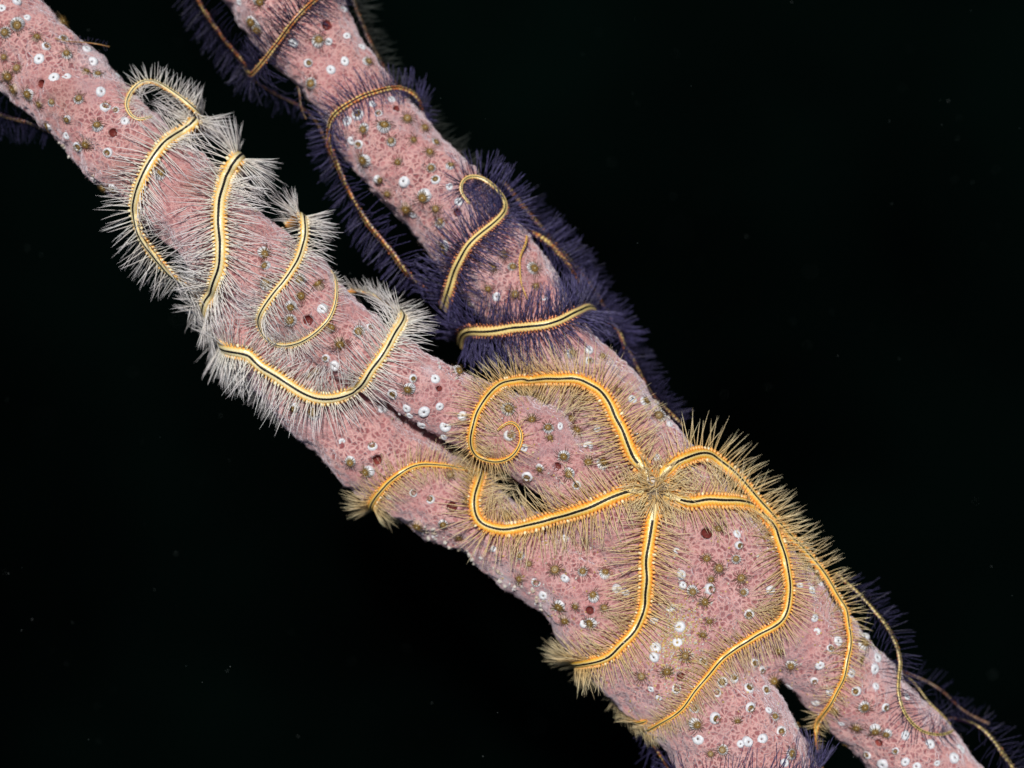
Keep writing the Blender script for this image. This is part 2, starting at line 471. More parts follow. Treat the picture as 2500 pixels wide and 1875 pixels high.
# ------------------------------------------------------------------ spines (one mesh for the fringe of an arm)
def spine_mesh(name, B, D, L, R, bend, style, dim=1.0):
    """B base, D unit direction, L length, R radius, bend vector; style picks colours and beads"""
    n = len(B)
    K = 11 if style == 'purple' else 5
    S = 4
    t = np.linspace(0, 1, K)
    ctr = B[:, None] + D[:, None] * (L[:, None] * t[None])[..., None] + bend[:, None] * (t ** 2)[None, :, None]
    ref = np.where(np.abs(D[:, 2:3]) > 0.9, np.array([[1.0, 0, 0]]), np.array([[0, 0, 1.0]]))
    u = unit(np.cross(D, ref)); v = np.cross(D, u)
    if style == 'purple':
        prof = (1 - 0.55 * t) * (1 + 0.28 * np.where(np.arange(K) % 2 == 0, 1, -1))
    else:
        prof = 1 - 0.62 * t ** 1.3
        prof[-1] = 0.12
    rad = R[:, None] * prof[None]
    a = np.arange(S) / S * 2 * math.pi + 0.4
    ring = ctr[:, :, None] + (u[:, None, None] * np.cos(a)[None, None, :, None] + v[:, None, None] * np.sin(a)[None, None, :, None]) * rad[:, :, None, None]
    V = ring.reshape(-1, 3)
    f1 = grid_faces(K, S, True)
    F = (f1[None] + (np.arange(n) * K * S)[:, None, None]).reshape(-1, 4)
    jit = rng.uniform(0.8, 1.12, (n, 1, 1))
    if style == 'white':
        c0 = np.array([0.93, 0.86, 0.75]); c1 = np.array([0.93, 0.89, 0.93])
        c = c0 + (c1 - c0) * t[:, None]
        c = c[None] * jit
    elif style == 'tan':
        c0 = np.array([0.86, 0.57, 0.21]); c1 = np.array([0.93, 0.80, 0.53])
        c = (c0 + (c1 - c0) * t[:, None])[None] * jit
    elif style == 'grey':
        c = (np.array([0.12, 0.13, 0.12]) + t[:, None] * np.array([0.05, 0.06, 0.05]))[None] * jit
    else:
        dark = np.array([0.014, 0.010, 0.050]); lite = np.array([0.19, 0.17, 0.40])
        band = np.where(np.arange(K) % 2 == 0, 0.0, 1.0)[:, None] * (t[:, None] > 0.25)
        c = (dark + (lite - dark) * (0.12 + 0.88 * band * (0.35 + 0.65 * t[:, None])))[None] * jit
    cols = np.repeat(np.broadcast_to(c, (n, K, 3))[:, :, None], S, 2).reshape(-1, 3)
    return np_mesh(name, V, F, np.clip(cols * dim, 0, 0.92))

# low ball for nodules
_bm = bmesh.new(); bmesh.ops.create_icosphere(_bm, subdivisions=1, radius=1.0)
_bm.verts.ensure_lookup_table()
BALL_V = np.array([tuple(v.co) for v in _bm.verts]); BALL_F = np.array([[v.index for v in f.verts] for f in _bm.faces]); _bm.free()

STYLE = {
    #            spine len, spacing, spines per side, spine radius (all photo pixels)
    'white':  dict(L=122, seg=10.5, n=3, r=1.32, el=(-4, 40), dens=0.95),
    'tan':    dict(L=112, seg=10.5, n=3, r=1.25, el=(-4, 38), dens=0.88),
    'purple': dict(L=112, seg=10.5, n=4, r=1.45, el=(-8, 50), dens=0.7),
}

def arm_colors(style, ang, ph, si, jit, fancy=True, gold=False):
    """skin colour at angle ang from the ridge (radians, 0 = ridge), ph = phase in the segment"""
    a = abs(ang)
    def lerp(p, q, k):
        k = max(0.0, min(1.0, k)); return tuple(p[i] + (q[i] - p[i]) * k for i in range(3))
    tooth = 0.5 + 0.5 * math.cos(2 * math.pi * ph)
    if style == 'white':
        cream, yel, org, und = (0.93, 0.82, 0.50), (0.93, 0.62, 0.14), (0.90, 0.33, 0.05), (0.85, 0.50, 0.22)
        c = lerp(cream, yel, (a - 0.42 - 0.22 * tooth) / 0.28)
        c = lerp(c, org, (a - 0.98 + 0.30 * jit - 0.35 * tooth) / 0.3)
        return lerp(c, und, (a - 2.1) / 0.5)
    if style == 'tan':
        cream, yel, org, und = (0.95, 0.80, 0.42), (0.92, 0.55, 0.07), (0.90, 0.26, 0.02), (0.70, 0.35, 0.08)
        c = lerp(cream, yel, (a - 0.27 - 0.12 * tooth) / 0.18)
        c = lerp(c, org, (a - 0.72 + 0.2 * jit - 0.30 * tooth) / 0.24)
        return lerp(c, und, (a - 2.1) / 0.5)
    if fancy:
        cream, org, pur = (0.93, 0.74, 0.30), (0.82, 0.24, 0.02), (0.06, 0.035, 0.12)
        c = lerp(cream, org, (a - 0.62 - 0.30 * tooth) / 0.20)
        return lerp(c, pur, (a - 1.0 - 0.45 * tooth + 0.2 * jit) / 0.2)
    # plain arms: orange and yellow saddles on a dark purple skin
    yel, org, pur = (0.97, 0.76, 0.26), (0.88, 0.24, 0.02), (0.06, 0.02, 0.07)
    k = max(0.0, min(1.0, (tooth - 0.35) / 0.3))
    if gold: return lerp(lerp((0.16, 0.06, 0.05), yel, (tooth - 0.15) / 0.25), pur, (a - 0.8 - 0.4 * tooth) / 0.2)
    c = lerp(org, yel, k * (1.0 if jit > 0.30 else 0.2))
    c = lerp((0.25, 0.05, 0.04), c, 0.25 + k)
    return lerp(c, pur, (a - 0.75 - 0.5 * tooth + 0.35 * jit) / 0.2)

ALL_ARMS = []

def build_arm(star, path, w0, w1, style, power=1.0, dull=0.0, spine=1.0, lean=0.22, lift=0.0, seed=0, stripe=True, label=None,
              spine_style=None, fade_base=0.0, keep=1.0, flat=0.45, roll=0.0, dens=1.0, dim=None, plain=False):
    dim = dim if dim is not None else 1.0 - 0.8 * dull  # spine colour darkened on rear arms, standing in for weaker light
    fancy = stripe and not dull and not plain
    """path: (x, y) photo pixels lying on the sponge, or (x, y, z) at a set depth; w0..w1 width in photo pixels"""
    st = STYLE[style]
    rr = np.random.default_rng(seed + 77)
    ctrl = np.array([(p[0], p[1], p[2] if len(p) > 2 else np.nan) for p in path], float)
    S, idx = catmull(ctrl[:, :2], 3.0)
    n = len(S)
    zs = np.full(n, np.nan)
    zc = ctrl[:, 2].copy()
    # depth of surface control points
    for i in range(len(ctrl)):
        if np.isnan(zc[i]):
            loc, _ = hit(ctrl[i, 0], ctrl[i, 1])
            if loc is not None: zc[i] = loc.z
    ok = ~np.isnan(zc)
    zc = np.interp(np.arange(len(zc)), np.arange(len(zc))[ok], zc[ok]) if ok.any() else np.full(len(zc), -1.5)
    ab = ~np.isnan(ctrl[:, 2])
    for i in range(n):
        k = int(min(idx[i], len(ctrl) - 2)); f = idx[i] - k
        zi = zc[k] * (1 - f) + zc[k + 1] * f
        if not (ab[k] or ab[k + 1]):
            loc, _ = hit(S[i, 0], S[i, 1])
            if loc is not None and loc.z > zi - 0.8: zi = loc.z
        zs[i] = zi
    zs = smooth_rows(zs[:, None], 6)[:, 0]
    P = np.array([at(S[i, 0], S[i, 1], zs[i]) for i in range(n)])
    tt = np.linspace(0, 1, n)
    W = (w1 + (w0 - w1) * (1 - tt) ** power) / 100.0 / 2          # half width
    # keep clear of the sponge, take the surface normal as the arm's up
    N = np.empty_like(P)
    for it in range(3):
        for i in range(n):
            loc, nr, _, d = BVH.find_nearest(Vector(P[i]))
            off = W[i] * 0.55 + 0.015 + lift
            q = np.array(nr); s = (P[i] - np.array(loc)) @ q
            if d < 1.2 and s < off:
                push = q + np.array([0, 0, 0.8]) if q[2] > 0.1 else q
                push = push / np.linalg.norm(push)
                P[i] = P[i] + push * min((off - s) / max(push @ q, 0.35), 0.6)
            N[i] = q
        P = smooth_rows(P, 7)
    N = unit(smooth_rows(unit(N), 14))
    N = unit(N * (1 - flat) + np.array([0, 0, 1.0]) * flat)
    # even spacing
    seglen = np.r_[0, np.cumsum(np.linalg.norm(np.diff(P, axis=0), axis=1))]
    Ltot = seglen[-1]
    m = max(12, int(Ltot / 0.032))
    u = np.linspace(0, Ltot, m)
    def rs(A): return np.stack([np.interp(u, seglen, A[:, c]) for c in range(A.shape[1])], 1)
    P, N = rs(P), unit(rs(N)); W = np.interp(u, seglen, W)
    # small natural waver
    T = unit(smooth_rows(np.gradient(P, axis=0), 2))
    N = unit(N - T * (N * T).sum(1, keepdims=True))
    Sd = np.cross(T, N)
    if roll:
        cr, sr = math.cos(roll), math.sin(roll)
        N, Sd = N * cr + Sd * sr, Sd * cr - N * sr
    # segment phase, finer towards the tip
    segl = (st['seg'] / 100.0) * np.clip(W / (w0 / 200.0 + 1e-6), 0.72, 1.0)
    phase = np.cumsum(np.r_[0, np.diff(u)] / segl)
    # --- body
    na = 18
    ang = -math.pi + 2 * math.pi * np.arange(na) / na + math.pi / na
    V = np.empty((m, na, 3)); Cc = np.empty((m, na, 3))
    jit_seg = rr.uniform(0, 1, (int(phase[-1]) + 3, 2))
    for i in range(m):
        ph = phase[i] % 1.0; si = int(phase[i])
        tooth = 0.5 + 0.5 * math.cos(2 * math.pi * ph)
        for j in range(na):
            a = ang[j]
            x = math.sin(a); y = math.cos(a)
            side = abs(x) ** 2
            r = W[i] * (1.0 + 0.13 * (tooth - 0.5) * side)
            yy = y * (0.62 if y > 0 else 0.5)
            V[i, j] = P[i] + Sd[i] * (x * r) + N[i] * (yy * r)
            jt = jit_seg[si, 0 if x < 0 else 1]
            c = arm_colors(style, a, ph, si, jt, fancy, plain == 'gold')
            Cc[i, j] = c
    if dull:  # lower-lit arms: the weaker light is mixed into the skin colour
        g = np.array([0.10, 0.04, 0.09])
        Cc = Cc * (1 - dull) + g * dull * Cc.mean(-1, keepdims=True) * 2
    arm = link("arm", np_mesh("arm", V.reshape(-1, 3), grid_faces(m, na, True), np.clip(Cc.reshape(-1, 3), 0, 0.95)), star, M_ARM)
    if label: arm["label"] = label
    # --- dark ridge stripe
    if stripe:
        nb = 5
        sa = np.linspace(-1, 1, nb)
        SV = np.empty((m, nb, 3))
        i0 = int(np.searchsorted(u, 0.40)) if (style == 'tan' and w0 > 25) else 0
        for i in range(m):
            hw = (0.24 if style != 'purple' else (0.25 if fancy else 0.34)) * (1 + 0.10 * math.cos(2 * math.pi * phase[i]) + 0.18 * noise.noise(Vector((u[i] * 5, seed, 0))))
            for j in range(nb):
                a = sa[j] * hw
                lift_s = 0.035 * W[i] + 0.003 if abs(sa[j]) < 0.9 else -0.02 * W[i]
                SV[i, j] = P[i] + Sd[i] * (math.sin(a) * W[i]) + N[i] * (math.cos(a) * 0.62 * W[i] + lift_s)
        base = np.array([0.012, 0.010, 0.012]) if style != 'tan' else np.array([0.016, 0.010, 0.006])
        link("ridge_stripe", np_mesh("ridge_stripe", SV[i0:].reshape(-1, 3), grid_faces(m - i0, nb, False), np.tile(base, ((m - i0) * nb, 1))), arm, M_STRIPE)
    # --- nodules and spines
    nseg = int(phase[-1])
    ks = np.interp(np.arange(nseg) + 0.5, phase, np.arange(m))
    ki = np.clip(ks.astype(int), 0, m - 1)
    NV, NF, NC = [], [], []
    B, D, L, R, bend = [], [], [], [], []
    cnt = 0
    npx = st['n']
    for q, i in enumerate(ki):
        wi = W[i]; frac = u[i] / Ltot
        for sgn in (-1, 1):
            bp = P[i] + Sd[i] * sgn * wi * 0.93 + N[i] * wi * 0.12
            s_ = wi * (0.34 if style != 'purple' else 0.26)
            k3 = np.stack([T[i], Sd[i] * sgn, N[i]], 0)
            vv = (BALL_V * np.array([s_ * 0.85, s_ * 1.25, s_]) * rr.uniform(0.75, 1.25)) @ k3 + bp + Sd[i] * sgn * wi * 0.20
            NV.append(vv); NF.append(BALL_F + cnt); cnt += len(BALL_V)
            if style == 'white':
                cc = np.array([0.93, 0.72, 0.40]) if rr.random() < 0.45 else np.array([0.92, 0.48, 0.10])
            elif style == 'tan':
                cc = np.array([0.95, 0.36, 0.02]) if rr.random() < 0.88 else np.array([0.95, 0.7, 0.4])
            else:
                cc = np.array([0.85, 0.22, 0.02]) if rr.random() < (0.85 if fancy else 0.4) else np.array([0.10, 0.04, 0.13])
            cc = cc * (1 - dull * 0.6)
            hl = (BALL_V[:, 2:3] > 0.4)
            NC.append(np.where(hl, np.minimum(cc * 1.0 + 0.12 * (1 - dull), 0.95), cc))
            if rr.random() > keep: continue
            e0, e1 = st['el']
            thin = wi < 0.06
            for j in range(npx):
                if rr.random() > dens * st['dens'] * (1.0 if not thin else 0.55): continue
                el = math.radians(e0 + (e1 - e0) * (j + rr.uniform(-0.35, 0.35)) / (npx - 1))
                ln = lean + rr.normal(0, 0.16)
                d = Sd[i] * sgn * math.cos(el) + N[i] * math.sin(el) + T[i] * ln
                d = d / np.linalg.norm(d)
                rel = (wi / 0.155) ** 0.8 if style != 'purple' else (wi / 0.155) ** 0.35
                edge = min(1.0, 0.45 + 6 * frac, 0.55 + 5 * (1 - frac))
                ll = st['L'] / 100.0 * spine * rel * edge * rr.uniform(0.74, 1.08) * (1 - 0.22 * (j / (npx - 1)))
                B.append(P[i] + Sd[i] * sgn * wi * (1.0 - 0.2 * j / (npx - 1)) + N[i] * wi * (0.0 + 0.3 * j / (npx - 1)))
                D.append(d); L.append(ll)
                R.append(st['r'] / 100.0 * min(1.05, max(0.42, 0.15 + 0.85 * rel)) * rr.uniform(0.8, 1.15))
                bend.append((rr.normal(0, 0.05, 3) + T[i] * 0.03) * ll)
    if NV:
        link("nodules", np_mesh("nodules", np.vstack(NV), np.vstack(NF), np.vstack(NC)), arm, M_NOD)["kind"] = "stuff"
    if B:
        me = spine_mesh("spine_fringe", np.array(B), np.array(D), np.array(L), np.array(R), np.array(bend), spine_style or style, dim)
        o = link("spine_fringe", me, arm, M_SPINE_W if style == 'white' else M_SPINE)
        o["kind"] = "stuff"
    ALL_ARMS.append(P)
    return arm

# ------------------------------------------------------------------ brittle stars
def star(name, x, y, z, label, group):
    s = empty(name, (0, 0, 0))
    return tag(s, label, "brittle star", group)

GR = "brittle stars wrapped round the sponge"
# --- white star on the left branch
WS = star("brittle_star", 600, 650, -1, "white spined brittle star with yellow arms coiled round the left sponge branch", GR)
build_arm(WS, [(500, 330, -3.0), (496, 296, -2.2), (478, 272, -1.25), (456, 250), (436, 236), (404, 214), (376, 198), (347, 199), (319, 222), (308, 256), (316, 282), (345, 298), (379, 283)],
          20, 5, 'white', power=0.8, seed=1, spine=0.95, label="thin white fringed arm curled into a ring")
build_arm(WS, [(455, 330, -2.9), (480, 290, -1.9), (480, 284, -1.1), (471, 304), (428, 333), (382, 378), (359, 421), (342, 461), (334, 501), (334, 540), (342, 572), (360, 601), (394, 643, -0.95), (428, 677, -1.1), (465, 699, -1.5), (520, 735, -2.4), (560, 770, -3.0)],
          28, 25, 'white', seed=2, roll=0.15)
build_arm(WS, [(560, 420, -2.9), (594, 380, -2.1), (590, 372, -1.1), (582, 384, -0.55), (565, 404), (547, 438), (539, 478), (536, 523), (539, 575), (542, 620), (539, 663), (532, 706, -1.2), (528, 750, -1.75), (540, 820, -2.7), (572, 880, -3.1), (618, 922, -3.0), (646, 970, -2.9), (692, 1007, -2.9), (746, 1030, -3.1)],
          33, 18, 'white', power=0.6, seed=3, roll=0.12, label="thick white fringed arm crossing straight over the branch")
build_arm(WS, [(700, 560, -2.8), (733, 530, -2.0), (737, 516, -1.1), (744, 563, -0.65), (738, 606), (718, 655), (689, 697), (661, 728), (641, 760), (635, 785), (644, 816), (666, 836), (698, 843), (735, 834), (772, 811), (803, 779), (817, 748), (820, 708), (815, 677), (803, 654)],
          24, 5, 'white', power=0.75, seed=4, spine=0.95, label="slim white fringed arm bent into an open loop")
build_arm(WS, [(560, 700, -2.6), (572, 770, -2.3), (595, 814, -1.7), (621, 856, -1.35), (661, 899, -1.15), (701, 936, -1.0), (735, 959, -0.85), (772, 973, -0.7), (812, 973, -0.5), (849, 962, -0.3), (877, 942), (903, 910), (934, 865), (963, 819), (985, 782, -0.7), (990, 768, -1.1), (968, 756, -1.6), (940, 740, -1.9), (911, 722, -2.1), (877, 710, -2.2), (840, 716, -2.3)],
          31, 18, 'white', power=0.8, seed=5, lift=0.0, label="thick white fringed arm sweeping up in a U shape")

# --- golden star on the fused body
GS = star("brittle_star", 1600, 1195, 0, "golden brittle star with tan spines and five striped arms on the sponge", GR)
G_C = (1600, 1195)
build_arm(GS, [(1590, 1170), (1573, 1140), (1556, 1125), (1539, 1097), (1521, 1057), (1507, 1025), (1490, 991), (1467, 960), (1439, 937), (1408, 926), (1371, 921), (1328, 923), (1282, 927), (1242, 934), (1208, 954), (1183, 977), (1165, 1005), (1154, 1037), (1150, 1071), (1154, 1094), (1171, 1111), (1200, 1122), (1228, 1122), (1254, 1111), (1271, 1091), (1275, 1065), (1265, 1042), (1245, 1028), (1225, 1037), (1208, 1057)],
          34, 4, 'tan', power=0.7, seed=11, lift=0.05, label="golden arm looping round and ending in a tight curl")
build_arm(GS, [(1580, 1192), (1544, 1197), (1470, 1228), (1413, 1245), (1356, 1262, -0.75), (1299, 1282, -0.8), (1259, 1293), (1222, 1294), (1191, 1287), (1168, 1273), (1157, 1247), (1154, 1222), (1160, 1202), (1167, 1186, -1.2), (1150, 1165, -2.2), (1080, 1170, -3.2), (990, 1200, -3.4), (925, 1235, -2.8), (906, 1234, -1.9), (921, 1206), (944, 1180), (969, 1158), (1001, 1140), (1035, 1133), (1063, 1135), (1097, 1142), (1129, 1148), (1154, 1150), (1174, 1159), (1186, 1172), (1189, 1186)],
          33, 4, 'tan', power=0.55, seed=12, lift=0.03, label="golden hook shaped arm whose thin tip returns over the lower strand")
build_arm(GS, [(1597, 1225), (1591, 1258), (1585, 1300), (1582, 1360), (1580, 1410), (1577, 1446), (1571, 1484), (1558, 1518), (1538, 1553), (1513, 1581), (1489, 1600), (1458, 1605), (1423, 1601, -1.6), (1396, 1606, -2.0), (1400, 1622, -2.9), (1450, 1640, -3.4), (1498, 1640, -3.0), (1512, 1655, -2.5), (1523, 1680, -2.2), (1547, 1700, -2.1), (1570, 1723, -2.0), (1597, 1747)],
          33, 9, 'tan', power=0.6, seed=13, lift=0.05, label="golden arm pointing down and bending off the left edge")
build_arm(GS, [(1614, 1196), (1648, 1216), (1677, 1225), (1714, 1226), (1756, 1224), (1790, 1229), (1822, 1239), (1853, 1258), (1876, 1280), (1890, 1306), (1902, 1343), (1910, 1377), (1919, 1414), (1922, 1440), (1923, 1463), (1917, 1492), (1901, 1517), (1873, 1538), (1838, 1556), (1791, 1581), (1759, 1608), (1735, 1640), (1707, 1674), (1680, 1712), (1652, 1740), (1610, 1758), (1585, 1762, -2.1), (1570, 1770, -2.9)],
          32, 10, 'tan', power=0.8, seed=14, lift=0.05, label="long golden arm making a wide S down to the lower edge")
build_arm(GS, [(1608, 1180), (1611, 1166), (1631, 1144), (1654, 1124), (1682, 1114), (1714, 1115), (1745, 1122), (1779, 1144), (1802, 1166), (1828, 1195), (1850, 1223), (1876, 1249), (1904, 1283), (1933, 1315), (1967, 1349), (1998, 1383), (2018, 1411), (2030, 1437), (2044, 1470), (2058, 1511), (2066, 1552), (2066, 1590), (2058, 1634), (2044, 1675), (2025, 1716), (2002, 1751), (1991, 1780, -2.0), (1993, 1811, -2.1), (1999, 1843, -2.3)],
          31, 7, 'tan', power=0.8, seed=15, lift=0.10, roll=-0.1, dens=0.62, flat=0.58, label="golden arm running along the right edge to the fork")

def build_disc():
    loc, n = hit(*G_C)
    n = (Vector(n) * 0.4 + Vector((0, 0, 0.6))).normalized()
    q = n.to_track_quat('Z', 'Y')
    prof = [(0.54, -0.12), (0.52, -0.02), (0.42, 0.10), (0.28, 0.16), (0.12, 0.18), (0.005, 0.185)]
    v, f, c = lathe(prof, 30, [(0.30, 0.22, 0.13), (0.34, 0.25, 0.16), (0.36, 0.28, 0.20), (0.30, 0.23, 0.16), (0.33, 0.26, 0.18), (0.3, 0.23, 0.16)])
    a = np.arctan2(v[:, 1], v[:, 0]); v[:, :2] *= (1 + 0.10 * np.cos(5 * a + 0.4))[:, None]
    o = link("disc", np_mesh("disc", v, f, c), GS, M_ARM)
    o.rotation_euler = q.to_euler(); o.location = loc
    o["label"] = "spiny central disc"
    B, D, L, R, bd = [], [], [], [], []
    for k in range(400):
        r = 0.66 * math.sqrt(rng.random()); a = rng.uniform(0, 2 * math.pi)
        p = Vector((r * math.cos(a), r * math.sin(a), 0.05 + 0.20 * (1 - (r / 0.66) ** 2)))
        ta = rng.uniform(0, 2 * math.pi) if rng.random() < 0.2 else a + rng.normal(0, 0.35)
        el = rng.uniform(0.1, 0.6) + 0.8 * max(0.0, 1 - r / 0.4)
        d = Vector((math.cos(ta) * math.cos(el), math.sin(ta) * math.cos(el), math.sin(el)))
        B.append(p); D.append(d); L.append(rng.uniform(0.25, 0.62)); R.append(rng.uniform(0.010, 0.017)); bd.append(rng.normal(0, 0.03, 3))
    me = spine_mesh("disc_spines", np.array(B), np.array(D), np.array(L), np.array(R), np.array(bd), 'tan')
    link("disc_spines", me, o, M_SPINE)["kind"] = "stuff"
build_disc()

# --- purple star in the middle of the upper branch
PM = star("brittle_star", 1250, 650, -2, "dark purple brittle star with orange banded arms on the upper branch beside the fork", GR)
build_arm(PM, [(1040, 330, -3.6), (1036, 290, -3.2), (1024, 244, -2.6), (1001, 222), (967, 218), (927, 224), (884, 238), (850, 256), (821, 282, -2.1), (807, 308, -2.2), (802, 336, -2.3), (808, 367, -2.4), (824, 399, -2.5), (841, 444, -2.5), (858, 478, -2.5), (878, 512, -2.5), (901, 549, -2.4), (932, 586, -2.4), (961, 620, -2.4), (986, 657, -2.4), (1012, 683, -2.5), (1060, 720, -3.2)],
          14, 17, 'purple', seed=21, plain=True, spine=0.85, label="dark arm looping over the branch and hanging beside it")
build_arm(PM, [(1085, 760, -2.9), (1092, 725, -2.2), (1100, 700, -1.85), (1109, 669), (1126, 632), (1149, 597), (1177, 569), (1206, 546), (1226, 524, -1.9), (1234, 500, -2.1), (1226, 478, -2.0), (1208, 459, -1.85), (1189, 441, -1.75), (1163, 430), (1140, 431), (1123, 444), (1119, 464), (1134, 486), (1152, 504)],
          31, 6, 'purple', power=0.9, seed=22, dens=1.4, spine=1.0, label="striped purple arm ending in a thin curl")
build_arm(PM, [(1130, 850, -3.4), (1125, 815, -2.5), (1142, 805, -1.9), (1171, 809, -1.7), (1214, 808, -1.45), (1256, 803), (1299, 798), (1342, 791), (1382, 776), (1413, 762, -1.75), (1436, 745, -2.2), (1450, 748, -2.9), (1455, 768, -3.1), (1478, 782, -3.0), (1501, 796, -2.9), (1518, 822, -2.8), (1523, 850, -2.8), (1520, 882, -3.0)],
          31, 17, 'purple', power=0.8, seed=23, dens=1.4, spine=1.0, label="broad striped arm lying across the branch")
build_arm(PM, [(1255, 555, -3.0), (1305, 571, -2.4), (1336, 591, -2.5), (1365, 622, -2.7), (1390, 651, -2.8), (1410, 684, -2.9), (1425, 720, -3.1)],
          20, 18, 'purple', seed=24, dens=1.4, dull=0.1, spine=1.0, stripe=False)
build_arm(PM, [(1225, 440, -3.7), (1290, 520, -3.5), (1350, 590, -3.5), (1420, 670, -3.5), (1475, 750, -3.5), (1530, 850, -3.4), (1585, 955, -2.9), (1620, 993, -2.6), (1642, 1015, -2.4), (1672, 1045, -2.4)],
          18, 14, 'purple', seed=25, dens=1.4, dim=0.5, spine=0.95, stripe=False)
build_arm(PM, [(1282, 575), (1273, 614), (1268, 648), (1268, 679), (1276, 711), (1288, 738)], 6, 3, 'tan', seed=26, spine=0.38, lift=0.16, spine_style='purple', label="hair thin tan arm tip")
# --- purple star at the top
PT = star("brittle_star", 640, 180, -3, "dark purple brittle star with red beaded arm at the top of the upper branch", GR)
build_arm(PT, [(440, -90, -3.6), (468, -30, -3.5), (483, 0, -3.4), (505, 37, -3.3), (531, 74, -3.2), (559, 111, -3.1), (585, 140, -3.0), (606, 168, -2.9), (610, 190, -2.7), (625, 171, -2.4), (648, 145, -2.1), (670, 114, -1.9), (690, 88), (713, 54), (742, 23), (770, 0), (810, -30), (850, -60, -3.0)],
          17, 13, 'purple', seed=31, dim=0.5, plain=True, dull=0.08, spine=0.95, label="red beaded arm folding back over the branch")
build_arm(PT, [(610, 190, -2.9), (628, 199, -3.1), (656, 219, -3.3), (685, 236, -3.5), (719, 251, -3.6), (770, 290, -3.8), (800, 360, -3.8), (815, 420, -3.8)],
          12, 8, 'purple', seed=32, dull=0.45, spine=0.95, stripe=False)
build_arm(PT, [(735, 195, -2.7), (732, 222, -2.6), (733, 256, -2.6), (742, 282, -2.5), (753, 298, -2.4)], 6, 3, 'purple', seed=33, dull=0.3, spine=0.3)
build_arm(PT, [(840, -60, -3.6), (862, 0, -3.7), (890, 75, -3.7), (930, 155, -3.7), (985, 235, -3.7), (1050, 315, -3.6), (1105, 375, -3.5), (1175, 425, -3.5)],
          16, 16, 'purple', seed=34, dim=0.5, dull=0.5, spine=0.95, stripe=False, spine_style='grey')
# --- purple star behind the left branch
PL = star("brittle_star", 0, 280, -3, "small purple brittle star mostly hidden behind the left branch", GR)
build_arm(PL, [(-70, 255, -3.0), (0, 279, -2.9), (43, 293, -2.8), (84, 303, -2.8), (130, 330, -3.0)], 16, 12, 'purple', seed=41, dim=0.5, dull=0.5, spine=0.9, stripe=False)
build_arm(PL, [(125, 94), (160, 107), (194, 108), (216, 104), (239, 107, -1.5), (275, 116, -1.9)], 3.2, 3.0, 'tan', seed=42, dim=0.5, spine=0.9, lift=0.06, dull=0.5, spine_style='purple')
# --- purple star low on the right leg
PR = star("brittle_star", 2200, 1600, -2.5, "purple brittle star with yellow speckled arms beside the right leg of the sponge", GR)
build_arm(PR, [(2035, 1395, -2.8), (2066, 1422, -2.6), (2085, 1438, -2.5), (2110, 1463, -2.4), (2135, 1492, -2.3), (2161, 1523, -2.2), (2180, 1555, -2.2), (2192, 1587, -2.1), (2199, 1618, -2.0), (2194, 1650, -1.9), (2189, 1678), (2194, 1710), (2205, 1739), (2227, 1767), (2256, 1789), (2287, 1797), (2313, 1791), (2334, 1779)],
          15, 6, 'purple', power=0.8, seed=51, dim=0.6, plain='gold', spine=0.9, label="speckled arm ending in a hook", dens=0.7)
build_arm(PR, [(2130, 1640, -4.0), (2190, 1640, -3.4), (2224, 1659, -2.9), (2249, 1688, -2.7), (2268, 1716, -2.6), (2294, 1745, -2.6), (2325, 1776, -2.7)], 8, 6, 'purple', seed=52, dim=0.5, plain='gold', spine=0.7, dens=0.7)
build_arm(PR, [(2250, 1790, -4.2), (2310, 1755, -3.7), (2376, 1767, -3.0), (2407, 1786, -2.9), (2430, 1814, -2.8), (2452, 1846, -2.7), (2480, 1885, -2.7), (2510, 1940, -2.8)],
          12, 14, 'purple', seed=53, dim=0.5, plain='gold', spine=0.95, dens=0.7)
build_arm(PR, [(2120, 1640, -4.2), (2200, 1640, -3.8), (2290, 1680, -3.5), (2350, 1735, -3.5), (2420, 1770, -3.5)], 10, 10, 'purple', seed=54, dim=0.5, dull=0.6, spine=0.95, stripe=False, dens=0.7)
# --- purple star below the frame
PB = star("brittle_star", 1700, 1900, -2, "purple brittle star at the bottom edge, its spines reaching up the left leg", GR)
build_arm(PB, [(1560, 1770, -2.9), (1575, 1787, -2.7), (1590, 1809, -2.5), (1603, 1830, -2.4), (1617, 1851, -2.3), (1640, 1885, -2.0), (1720, 1908), (1830, 1912), (1940, 1902), (1990, 1885, -2.3)],
          13, 18, 'purple', seed=61, dull=0.1, spine=1.15)

